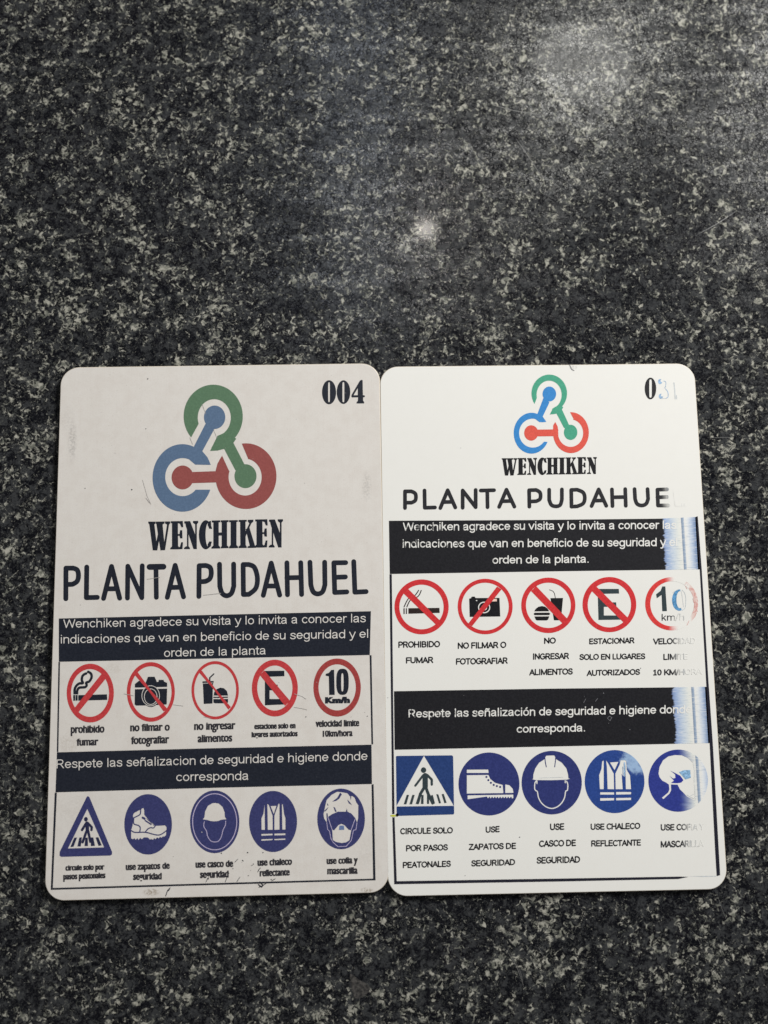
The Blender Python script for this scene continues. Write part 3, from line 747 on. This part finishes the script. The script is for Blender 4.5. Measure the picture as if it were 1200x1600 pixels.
cap(CL, c, [('no filmar o', 150, 1306, 800, 1293, 116), ('fotografiar', 165, 1520, 790, 1503, 120)], ML['dark'], 0.025, 7)
c = (288, 1020, 100 / 1067)
s = [('red', ell(515, 624, 395, 486)), ('paper', ell(515, 625, 350, 437)),
     ('black', [(305, 475), (490, 470), (490, 500), (477, 530), (470, 845), (325, 852), (310, 520), (303, 500)]), ('paper', [(305, 503), (490, 496), (490, 505), (305, 513)])]
s += stroke('black', [(425, 465), (425, 415), (492, 352)], 22)
s += [('black', [(490, 712), (500, 655), (540, 605), (600, 580), (660, 590), (710, 635), (730, 712)]), ('black', [(485, 733), (728, 730), (728, 750), (485, 753)]),
      ('black', [(485, 772), (730, 770), (728, 830), (700, 842), (510, 842), (485, 825)]), ('red', [(240, 322), (292, 295), (520, 600), (640, 745), (778, 905), (735, 948), (600, 760), (490, 610)])]
art(CL, c, s, {'red': 'no_food_sign', 'black': 'food_picture'}, ML)
cap(CL, c, [('no ingresar', 170, 1284, 850, 1268, 118), ('alimentos', 228, 1490, 795, 1475, 118)], ML['dark'], 0.025, 7)
c = (380, 1020, 100 / 1067)
s = [('red', ell(528, 588, 383, 474)), ('paper', ell(528, 587, 294, 375)),
     ('black', [(362, 302), (685, 298), (688, 390), (440, 398), (440, 535), (575, 530), (575, 575), (560, 625), (440, 625), (440, 770), (640, 770), (700, 860), (362, 875)]),
     ('red', [(280, 375), (350, 292), (780, 800), (700, 885)])]
art(CL, c, s, {'red': 'no_parking_sign', 'black': 'letter_picture'}, ML)
cap(CL, c, [('estacione solo en', 190, 1270, 870, 1254, 84), ('lugares autorizados', 145, 1405, 905, 1388, 84)], ML['dark'], 0.035, 6)
c = (478, 1015, 110 / 1173)
s = [('dull', ell(520, 632, 395, 484)), ('paper', ell(521, 629, 311, 384)),
     ('black', [(420, 340), (470, 335), (480, 755), (388, 755), (382, 445), (330, 435), (330, 405), (385, 385)]), ('black', sup(610, 536, 104, 218, 2.8)), ('paper', sup(608, 545, 20, 152, 3))]
o = art(CL, c, s, {'dull': 'speed_limit_sign', 'black': 'number_picture'}, ML)
text(CL, c, [('Km/h', 326, 890, 730, 883, 92)], ML['black'], 'unit_lettering', 0.05, parent=o['dull'], smear=6)
cap(CL, c, [('velocidad limite', 165, 1286, 885, 1272, 104), ('10km/hora', 285, 1450, 775, 1438, 98)], ML['dark'], 0.03, 6)
c = (80, 1230, 0.1)
s = [('blue', [(555, 152), (575, 138), (600, 160), (952, 1010), (950, 1050), (925, 1068), (155, 1088), (130, 1065), (134, 1010)]), ('paper', [(565, 338), (828, 940), (262, 957)]),
     ('navy', ell(543, 500, 30, 36, 24))]
s += stroke('navy', [(562, 562), (566, 690)], 56) + stroke('navy', [(548, 562), (482, 668)], 40) + stroke('navy', [(582, 568), (635, 625), (630, 668)], 38)
s += stroke('navy', [(552, 690), (492, 860)], 40) + stroke('navy', [(580, 690), (612, 850)], 40)
s += [('navy', p) for p in ([(360, 790), (405, 785), (350, 930), (300, 935)], [(440, 785), (482, 783), (462, 925), (410, 925)], [(535, 790), (572, 785), (575, 918), (520, 920)],
                            [(620, 785), (658, 785), (685, 915), (620, 920)], [(695, 785), (737, 780), (790, 908), (740, 918)])]
art(CL, c, s, {'blue': 'pedestrian_crossing_sign', 'navy': 'walking_figure_picture'}, ML)
cap(CL, c, [('circule solo por', 228, 1300, 830, 1284, 80), ('pasos peatonales', 195, 1440, 845, 1416, 84)], ML['dark'], 0.035, 7)
c = (180, 1230, 0.1)
boot = [(280, 430), (300, 400), (395, 350), (440, 322), (455, 360), (455, 430), (540, 530), (600, 575), (615, 602), (680, 602), (780, 595), (805, 630), (800, 680),
        (795, 745), (770, 770), (740, 768), (728, 790), (700, 775), (680, 800), (655, 782), (630, 812), (610, 795), (590, 822), (565, 806), (545, 818), (510, 785), (450, 783), (415, 812), (390, 790),
        (368, 822), (345, 795), (322, 822), (298, 795), (280, 812), (250, 800), (250, 670), (272, 600), (280, 520)]
s = [('blue', ell(515, 580, 372, 472)), ('paper', boot)]
for p in ([(282, 482), (375, 435), (395, 405), (398, 345)], [(291, 488), (292, 570), (365, 598), (392, 635), (382, 705)], [(252, 678), (315, 706), (470, 704), (640, 745), (720, 735), (805, 675)],
          [(470, 702), (508, 655), (555, 632), (600, 636), (628, 600)]): s += stroke('blue', p, 18, True)
s += stroke('blue', [(430, 475), (460, 492)], 34) + stroke('blue', [(470, 520), (560, 580)], 22) + stroke('blue', [(490, 490), (585, 575)], 8) + stroke('blue', [(600, 575), (598, 600)], 6)
art(CL, c, s, {'blue': 'safety_boots_sign'}, ML)
cap(CL, c, [('use zapatos de', 170, 1292, 850, 1270, 94), ('seguridad', 285, 1446, 725, 1436, 98)], ML['dark'], 0.035, 6)
c = (285, 1225, 0.1)
s = [('blue', ell(505, 590, 385, 490))] + outline('pale', 505, 590, 345, 438, 13, 64)
s += [('paper', [(320, 552), (345, 520), (355, 430), (400, 340), (470, 300), (510, 295), (570, 305), (630, 360), (660, 440), (665, 515), (690, 550), (610, 557), (560, 577), (500, 583), (440, 578), (390, 562)])]
s += stroke('pale', [(342, 590), (335, 660), (378, 740), (392, 810), (440, 885), (500, 905), (565, 890), (610, 820), (635, 720), (672, 640), (676, 580)], 11, True)
s += [('paper', ell(305, 752, 8, 8, 8))]
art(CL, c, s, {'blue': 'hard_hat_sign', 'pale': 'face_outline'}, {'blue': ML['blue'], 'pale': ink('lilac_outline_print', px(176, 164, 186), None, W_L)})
cap(CL, c, [('use casco de', 210, 1305, 790, 1290, 98), ('seguridad', 280, 1466, 720, 1455, 102)], ML['dark'], 0.035, 6)
c = (380, 1225, 0.1)
s = [('blue', ell(467, 585, 375, 478))] + [('paper', p) for p in (
    [(335, 308), (340, 715), (288, 715), (285, 540), (318, 460)], [(372, 303), (402, 330), (460, 495), (462, 715), (385, 715), (378, 320)], [(428, 345), (520, 340), (478, 470)],
    [(556, 300), (568, 320), (568, 712), (488, 715), (488, 492), (540, 345)], [(605, 308), (620, 322), (640, 470), (660, 530), (662, 710), (612, 712)],
    [(285, 780), (460, 775), (460, 800), (285, 808)], [(488, 775), (660, 770), (660, 798), (488, 802)], [(285, 862), (460, 858), (460, 876), (285, 886)], [(488, 858), (660, 852), (660, 871), (488, 878)])]
art(CL, c, s, {'blue': 'reflective_vest_sign'}, ML)
cap(CL, c, [('use chaleco', 228, 1275, 760, 1258, 98), ('reflectante', 262, 1440, 725, 1424, 98)], ML['dark'], 0.035, 6)
c = (485, 1220, 0.1)
s = [('blue', ell(480, 595, 372, 474)),
     ('paper', [(205, 520), (235, 380), (255, 300), (330, 220), (420, 170), (520, 182), (580, 195), (615, 240), (655, 238), (690, 262), (720, 340), (750, 380), (746, 590), (730, 650), (700, 580), (640, 510), (580, 482), (430, 482), (340, 520), (280, 560), (252, 645), (215, 590)]),
     ('paper', [(340, 760), (370, 775), (440, 690), (485, 672), (530, 690), (600, 765), (640, 770), (612, 925), (560, 960), (490, 972), (400, 955), (352, 925)])]
s += [('blue', p) for p in ([(465, 185), (492, 210), (450, 280), (400, 315), (340, 325), (420, 265)], [(575, 290), (610, 325), (650, 380), (600, 350)], [(225, 485), (220, 465), (285, 405), (260, 450)],
                            [(360, 405), (385, 420), (412, 482), (385, 482)], [(570, 430), (580, 482), (555, 482)], [(262, 345), (285, 385), (265, 385)], [(620, 240), (640, 245), (632, 305)])]
s += stroke('blue', [(260, 515), (268, 640)], 20)
s += [('pale', [(455, 700), (525, 700), (530, 765), (445, 768)])]
for p in ([(275, 570), (340, 765)], [(695, 605), (636, 770)], [(255, 650), (270, 760), (300, 788), (320, 900), (350, 955), (430, 1028), (560, 1023), (640, 930), (672, 772), (712, 765), (728, 655)]): s += stroke('lil', p, 9)
art(CL, c, s, {'blue': 'hair_net_and_mask_sign', 'pale': 'nose_picture', 'lil': 'face_outline'}, {'blue': ML['blue'], 'pale': ML['pale'], 'lil': bpy.data.materials['lilac_outline_print']})
cap(CL, c, [('use cofia y', 258, 1298, 738, 1284, 94), ('mascarilla', 268, 1456, 735, 1448, 98)], ML['dark'], 0.035, 6)

# specks, scuffs and pen marks on the old card
s = []
for (a, b, r) in [(231, 592, 1.0), (228, 670, .8), (206, 765, 1.2), (133, 763, .8), (180, 708, .7), (476, 755, .7), (126, 945, .7), (463, 655, .6), (387, 1332, 1.2), (396, 1350, 1.0), (379, 1344, .8), (393, 1352, .7),
                  (411, 1332, .9), (346, 1333, 1.1), (392, 1360, .7), (388, 1368, .8), (432, 1378, .8), (495, 1066, .6), (574, 1119, .8), (549, 1120, .7), (570, 1113, .6), (436, 1066, .6), (394, 1352, .8), (271, 1338, .7),
                  (380, 1345, .9), (378, 1347, .6), (364, 1357, .8), (424, 1374, 1.0), (540, 614, .6), (352, 700, .5), (160, 845, .5), (300, 575, .5), (478, 1120, .9), (92, 1250, .5)]:
    s.append(('faint' if r < 0.75 else 'black', ell(a, b, r, r * 0.8, 8)))
for p, wd in [([(259, 1400), (262, 1391), (266, 1387), (264, 1391), (261, 1393)], 1.1), ([(402, 1380), (406, 1378), (411, 1383), (409, 1386), (404, 1382)], 1.6), ([(405, 1386), (410, 1384), (416, 1380)], 1.2),
              ([(403, 1362), (405, 1358), (407, 1356)], 1.1), ([(425, 1376), (430, 1373)], 1.0), ([(352, 1378), (356, 1368), (358, 1364)], .8), ([(322, 1378), (326, 1370)], .8), ([(370, 1378), (375, 1370)], .7),
              ([(367, 1347), (372, 1342)], .8)]: s += stroke('black', p, wd)
for p, wd in [([(223, 750), (230, 775), (236, 788)], .5), ([(228, 778), (234, 786)], .6), ([(460, 1084), (472, 1088), (478, 1092)], .7), ([(460, 1105), (472, 1107), (480, 1109)], .7), ([(194, 1084), (209, 1087)], .7),
              ([(271, 1101), (286, 1103)], .7), ([(318, 1120), (330, 1122)], .4), ([(230, 905), (250, 902)], .6), ([(318, 930), (345, 927)], .8), ([(316, 632), (322, 647)], .5), ([(334, 672), (339, 684)], .5),
              ([(297, 684), (301, 694)], .6), ([(380, 1020), (400, 1022)], .4)]: s += stroke('faint', p, wd)
art(CL, (0, 0, 1), s, {'black': 'ink_marks', 'faint': 'hairline_scuffs'}, ML, z=0.032, kind='stuff')
s = []
for (a, b, r) in [(606, 1090, .5), (943, 1083, .9), (984, 1140, .8), (951, 1130, .6), (913, 1088, .5), (812, 1308, .9), (720, 700, .5), (1001, 1044, .8), (727, 1368, .6)]: s.append(('ghost', ell(a, b, r, r, 8)))
s += stroke('ghost', [(890, 570), (893, 577), (897, 579)], .9) + stroke('ghost', [(949, 1122), (953, 1126), (956, 1121), (952, 1119), (949, 1122)], .8) + stroke('ghost', [(912, 1098), (915, 1092)], .7) + stroke('ghost', [(930, 1096), (934, 1091)], .7)
art(CR, (0, 0, 1), s, {'ghost': 'hairline_scuffs'}, {'ghost': ink('grey_scuff', pr(112, 112, 116))}, z=0.032, kind='stuff')

# ------------------------------------------------------------------ right card signs and captions
RED = MR
c = (610, 895, 100 / 1067)
s = [('red', ell(520, 568, 452, 458)), ('paper', ell(519, 570, 369, 372))]
s += stroke('brown', [(228, 568), (300, 432), (398, 385), (436, 345), (470, 292)], 17, True) + stroke('brown', [(275, 568), (334, 455), (440, 408), (486, 360), (514, 294)], 17, True)
s += [('brown', p) for p in ([(218, 592), (238, 590), (238, 685), (218, 687)], [(258, 590), (276, 590), (276, 685), (258, 686)], [(300, 590), (818, 584), (822, 668), (300, 683)])]
s += [('red', [(220, 345), (290, 262), (825, 795), (755, 860)])]
art(CR, c, s, {'red': 'no_smoking_sign', 'brown': 'cigarette_picture'}, MR)
mono(CR, c, [('PROHIBIDO', 138, 1245, 820, 1234, 94), ('FUMAR', 265, 1505, 708, 1497, 92)], MR['black'], 'caption', 0.155)
c = (705, 895, 100 / 1067)
s = [('red', ell(566, 562, 458, 463)), ('paper', ell(566, 563, 394, 398)),
     ('black', [(300, 430), (330, 422), (342, 398), (390, 395), (408, 420), (805, 418), (818, 728), (308, 735)]), ('paper', ell(424, 462, 14, 9, 14)), ('pink', [(668, 440), (760, 432), (762, 475), (668, 478)])]
s += outline('paper', 550, 577, 93, 88, 17) + outline('paper', 550, 580, 42, 40, 14, 24) + [('red', [(765, 228), (838, 278), (348, 890), (285, 845)])]
art(CR, c, s, {'red': 'no_photography_sign', 'black': 'camera_picture', 'pink': 'flash_picture'}, MR)
mono(CR, c, [('NO FILMAR O', 115, 1262, 910, 1247, 94), ('FOTOGRAFIAR', 85, 1526, 935, 1510, 94)], MR['black'], 'caption', 0.155)
c = (805, 895, 100 / 941)
s = [('red', ell(487, 478, 398, 408)), ('paper', ell(488, 478, 330, 333)), ('black', [(518, 372), (703, 370), (682, 600), (672, 698), (570, 698), (553, 600)])]
s += stroke('black', [(592, 375), (576, 300), (556, 270), (505, 250)], 9)
s += [('black', [(280, 567), (300, 530), (340, 500), (390, 488), (440, 498), (480, 530), (500, 565)]), ('black', [(285, 587), (500, 585), (515, 603), (500, 622), (285, 622), (270, 604)]),
      ('black', [(282, 642), (502, 640), (482, 690), (460, 700), (320, 700), (303, 690)]), ('red', [(232, 268), (308, 195), (765, 675), (695, 745)])]
art(CR, c, s, {'red': 'no_food_sign', 'black': 'food_picture'}, MR)
mono(CR, c, [('NO', 430, 1038, 590, 1034, 80), ('INGRESAR', 262, 1273, 785, 1262, 82), ('ALIMENTOS', 218, 1503, 840, 1490, 82)], MR['black'], 'caption', 0.155)
c = (860, 880, 280 / 1200)
s = [('red', ell(395, 277, 180, 185)), ('paper', ell(395, 279, 145, 151)),
     ('teal', [(316, 172), (458, 172), (460, 203), (355, 205), (358, 262), (440, 262), (442, 292), (358, 292), (358, 350), (470, 350), (478, 378), (322, 380)]), ('red', [(270, 180), (300, 148), (525, 372), (495, 402)])]
art(CR, c, s, {'red': 'no_parking_sign', 'teal': 'letter_picture'}, MR)
mono(CR, c, [('ESTACIONAR', 262, 541, 560, 534, 35), ('SOLO EN LUGARES', 198, 646, 632, 640, 35), ('AUTORIZADOS', 248, 753, 597, 745, 35)], MR['black'], 'caption', 0.155)
c = (1000, 890, 115 / 1051)
s = [('redf', ell(452, 488, 378, 380)), ('paper', ell(460, 488, 313, 322)), ('teal', [(318, 240), (362, 240), (372, 400), (385, 592), (318, 595), (308, 362), (240, 410), (230, 352), (296, 300)]),
     ('fadeblue', ell(560, 435, 102, 152, 40)), ('paper', ell(568, 430, 48, 122, 36)), ('paper', [(575, 270), (700, 270), (700, 600), (590, 585)])]
s += stroke('ghost', [(600, 290), (640, 340), (655, 430), (645, 540), (610, 580)], 9, True) + stroke('ghost', [(590, 310), (608, 420), (620, 530)], 6, True) + stroke('fadeblue', [(560, 578), (600, 574)], 8)
s += stroke('ghost', [(470, 330), (510, 300), (560, 280)], 8, True)
for p in ([(755, 415), (768, 470)], [(790, 450), (775, 540)], [(820, 440), (800, 540), (820, 600)], [(800, 600), (760, 610)], [(805, 620), (780, 680)], [(650, 240), (672, 275)], [(700, 730), (672, 795)], [(800, 470), (825, 500)]):
    s += stroke('ghostred', p, 7)
art(CR, c, s, {'redf': 'speed_limit_sign', 'teal': 'number_picture', 'fadeblue': 'faded_digit', 'ghost': 'faded_digit', 'ghostred': 'faded_ring_trace'}, MR)
mono(CR, c, [('km/h', 312, 728, 632, 720, 92)], MR['btext'], 'unit_lettering', 0.09)
mono(CR, c, [('VELOCIDAD', 198, 1066, 790, 1050, 78), ('LIMITE', 338, 1286, 680, 1276, 78), ('10 KM/HORA', 190, 1508, 880, 1490, 76)], MR['btext'], 'caption', 0.155)
c = (600, 1140, 280 / 1200)
s = [('sky', [(80, 180), (86, 176), (455, 172), (463, 180), (470, 560), (465, 568), (85, 578)]), ('paper', [(268, 175), (468, 510), (82, 515)]), ('teal', ell(265, 271, 18, 19, 24))]
s += stroke('teal', [(276, 308), (276, 385)], 36) + stroke('teal', [(262, 306), (210, 375)], 15) + stroke('teal', [(290, 304), (320, 335), (320, 368)], 16)
s += stroke('teal', [(268, 390), (244, 430), (226, 490)], 20) + stroke('teal', [(282, 390), (296, 430), (326, 492)], 20)
s += [('teal', p) for p in ([(152, 437), (168, 437), (150, 500), (132, 500)], [(190, 437), (206, 437), (188, 500), (170, 500)], [(232, 437), (245, 437), (232, 498), (212, 498)], [(251, 437), (265, 437), (265, 498), (247, 498)],
                            [(288, 437), (302, 437), (302, 497), (288, 497)], [(315, 440), (327, 437), (342, 495), (326, 497)], [(350, 433), (364, 433), (382, 493), (368, 494)], [(386, 432), (400, 430), (420, 490), (404, 492)])]
art(CR, c, s, {'sky': 'pedestrian_crossing_sign', 'teal': 'walking_figure_picture'}, MR)
mono(CR, c, [('CIRCULE SOLO', 112, 699, 458, 692, 37), ('POR PASOS', 150, 813, 425, 806, 37), ('PEATONALES', 128, 925, 445, 916, 37)], MR['black'], 'caption', 0.155)
s = [('blue', ell(703, 364, 204, 211, 72)), ('paper', [(555, 268), (698, 267), (701, 290), (555, 290)]),
     ('paper', [(555, 305), (700, 303), (712, 330), (745, 356), (795, 370), (800, 425), (555, 428)]), ('paper', [(812, 367), (840, 372), (862, 395), (868, 423), (812, 424)]),
     ('paper', [(560, 440), (866, 435), (866, 460)] + [z_ for i in range(10) for z_ in ((862 - i * 18 - 4, 460), (862 - i * 18 - 11, 448))][::1] + [(560, 466)])]
s += [('blue', ell(a, b, 7, 7, 14)) for a, b in ((686, 317), (699, 338), (716, 356), (735, 370), (756, 378), (778, 384))]
art(CR, c, s, {'blue': 'safety_boots_sign'}, MR)
mono(CR, c, [('USE', 683, 689, 772, 684, 37), ('ZAPATOS DE', 572, 804, 882, 796, 37), ('SEGURIDAD', 588, 914, 876, 905, 37)], MR['black'], 'caption', 0.155)
c = (815, 1165, 110 / 926)
s = [('blue', ell(396, 487, 396, 418, 80)),
     ('paper', [(152, 435), (155, 380), (180, 300), (230, 225), (300, 180), (314, 150), (324, 132), (430, 128), (442, 150), (455, 178), (530, 225), (590, 300), (612, 380), (616, 430), (640, 435), (590, 448), (390, 455), (180, 453), (138, 440)])]
s += stroke('blue', [(306, 160), (312, 215), (325, 280)], 11) + stroke('blue', [(448, 160), (444, 215), (435, 280)], 11) + stroke('ghost', [(235, 425), (400, 420), (545, 415)], 5)
s += stroke('paper', [(196, 462), (176, 492), (172, 560), (184, 588), (208, 606), (222, 680), (260, 750), (320, 802), (395, 826), (470, 804), (530, 750), (566, 680), (580, 602), (604, 582), (608, 510), (592, 468)], 15, True)
s += stroke('paper', [(202, 462), (202, 496)], 16) + stroke('paper', [(574, 460), (574, 488)], 15)
art(CR, c, s, {'blue': 'hard_hat_sign', 'ghost': 'helmet_brim_line'}, MR)
mono(CR, c, [('USE', 378, 1108, 556, 1102, 77), ('CASCO DE', 236, 1329, 710, 1315, 77), ('SEGURIDAD', 205, 1548, 765, 1534, 78)], MR['black'], 'caption', 0.155)
c = (860, 1140, 290 / 1200)
s = [('bluer', ell(415, 336, 193, 204, 72))] + [('paper', p) for p in (
    [(345, 200), (345, 385), (320, 385), (315, 295), (330, 255), (335, 205)], [(360, 198), (372, 215), (410, 285), (412, 385), (370, 385), (365, 240)], [(385, 212), (440, 208), (415, 262)],
    [(455, 198), (468, 385), (422, 385), (420, 285), (448, 225)], [(484, 200), (490, 200), (494, 260), (515, 295), (522, 385), (488, 385)],
    [(455, 198), (484, 198), (484, 280), (470, 300), (458, 280)],
    [(322, 405), (412, 405), (412, 420), (322, 420)], [(425, 403), (522, 403), (522, 418), (425, 420)], [(322, 443), (412, 442), (412, 457), (322, 460)], [(425, 442), (522, 440), (522, 455), (425, 457)])]
s += stroke('pale', [(478, 215), (480, 280), (478, 300)], 9) + stroke('pale', [(468, 240), (470, 290)], 5)
art(CR, c, s, {'bluer': 'reflective_vest_sign', 'pale': 'rubbed_stripe'}, MR)
mono(CR, c, [('USE CHALECO', 262, 646, 578, 640, 36), ('REFLECTANTE', 266, 754, 583, 748, 36)], MR['black'], 'caption', 0.155)
c = (1005, 1160, 110 / 1035)
head = [(225, 455), (240, 360), (290, 265), (370, 205), (470, 185), (570, 190), (660, 230), (730, 300), (748, 420), (745, 560), (752, 700), (762, 850), (740, 845), (640, 792), (592, 740), (540, 690), (505, 620), (408, 618),
        (412, 700), (388, 750), (298, 832), (275, 815), (368, 735), (385, 690), (378, 620), (340, 592), (280, 562), (240, 510)]
s = [('bluef', ell(513, 562, 437, 457, 80)), ('paper', head), ('bluef2', [(400, 415), (470, 450), (545, 490), (592, 555), (560, 590), (500, 600), (408, 596), (452, 560), (385, 490), (440, 530), (474, 522), (470, 470)]),
     ('fadeblue', [(524, 435), (600, 408), (690, 405), (700, 520), (622, 545)])]
s += stroke('ghost', [(640, 770), (690, 800), (745, 830)], 8) + stroke('ghost', [(680, 790), (745, 760)], 6) + stroke('ghost', [(730, 910), (755, 900)], 10)
art(CR, c, s, {'bluef': 'hair_net_and_mask_sign', 'bluef2': 'eye_picture', 'fadeblue': 'faded_mask_picture', 'ghost': 'rubbed_trace'},
    {**MR, 'bluef2': ink('indigo_print', pr(44, 52, 150)), 'fadeblue': ink('sky_blue_faded_print', pr(138, 178, 212), None, WHITE_R, 0.3)})
mono(CR, c, [('USE COFIA Y', 262, 1291, 890, 1280, 84), ('MASCARILLA', 262, 1541, 880, 1526, 88)], MR['btext'], 'caption', 0.155)
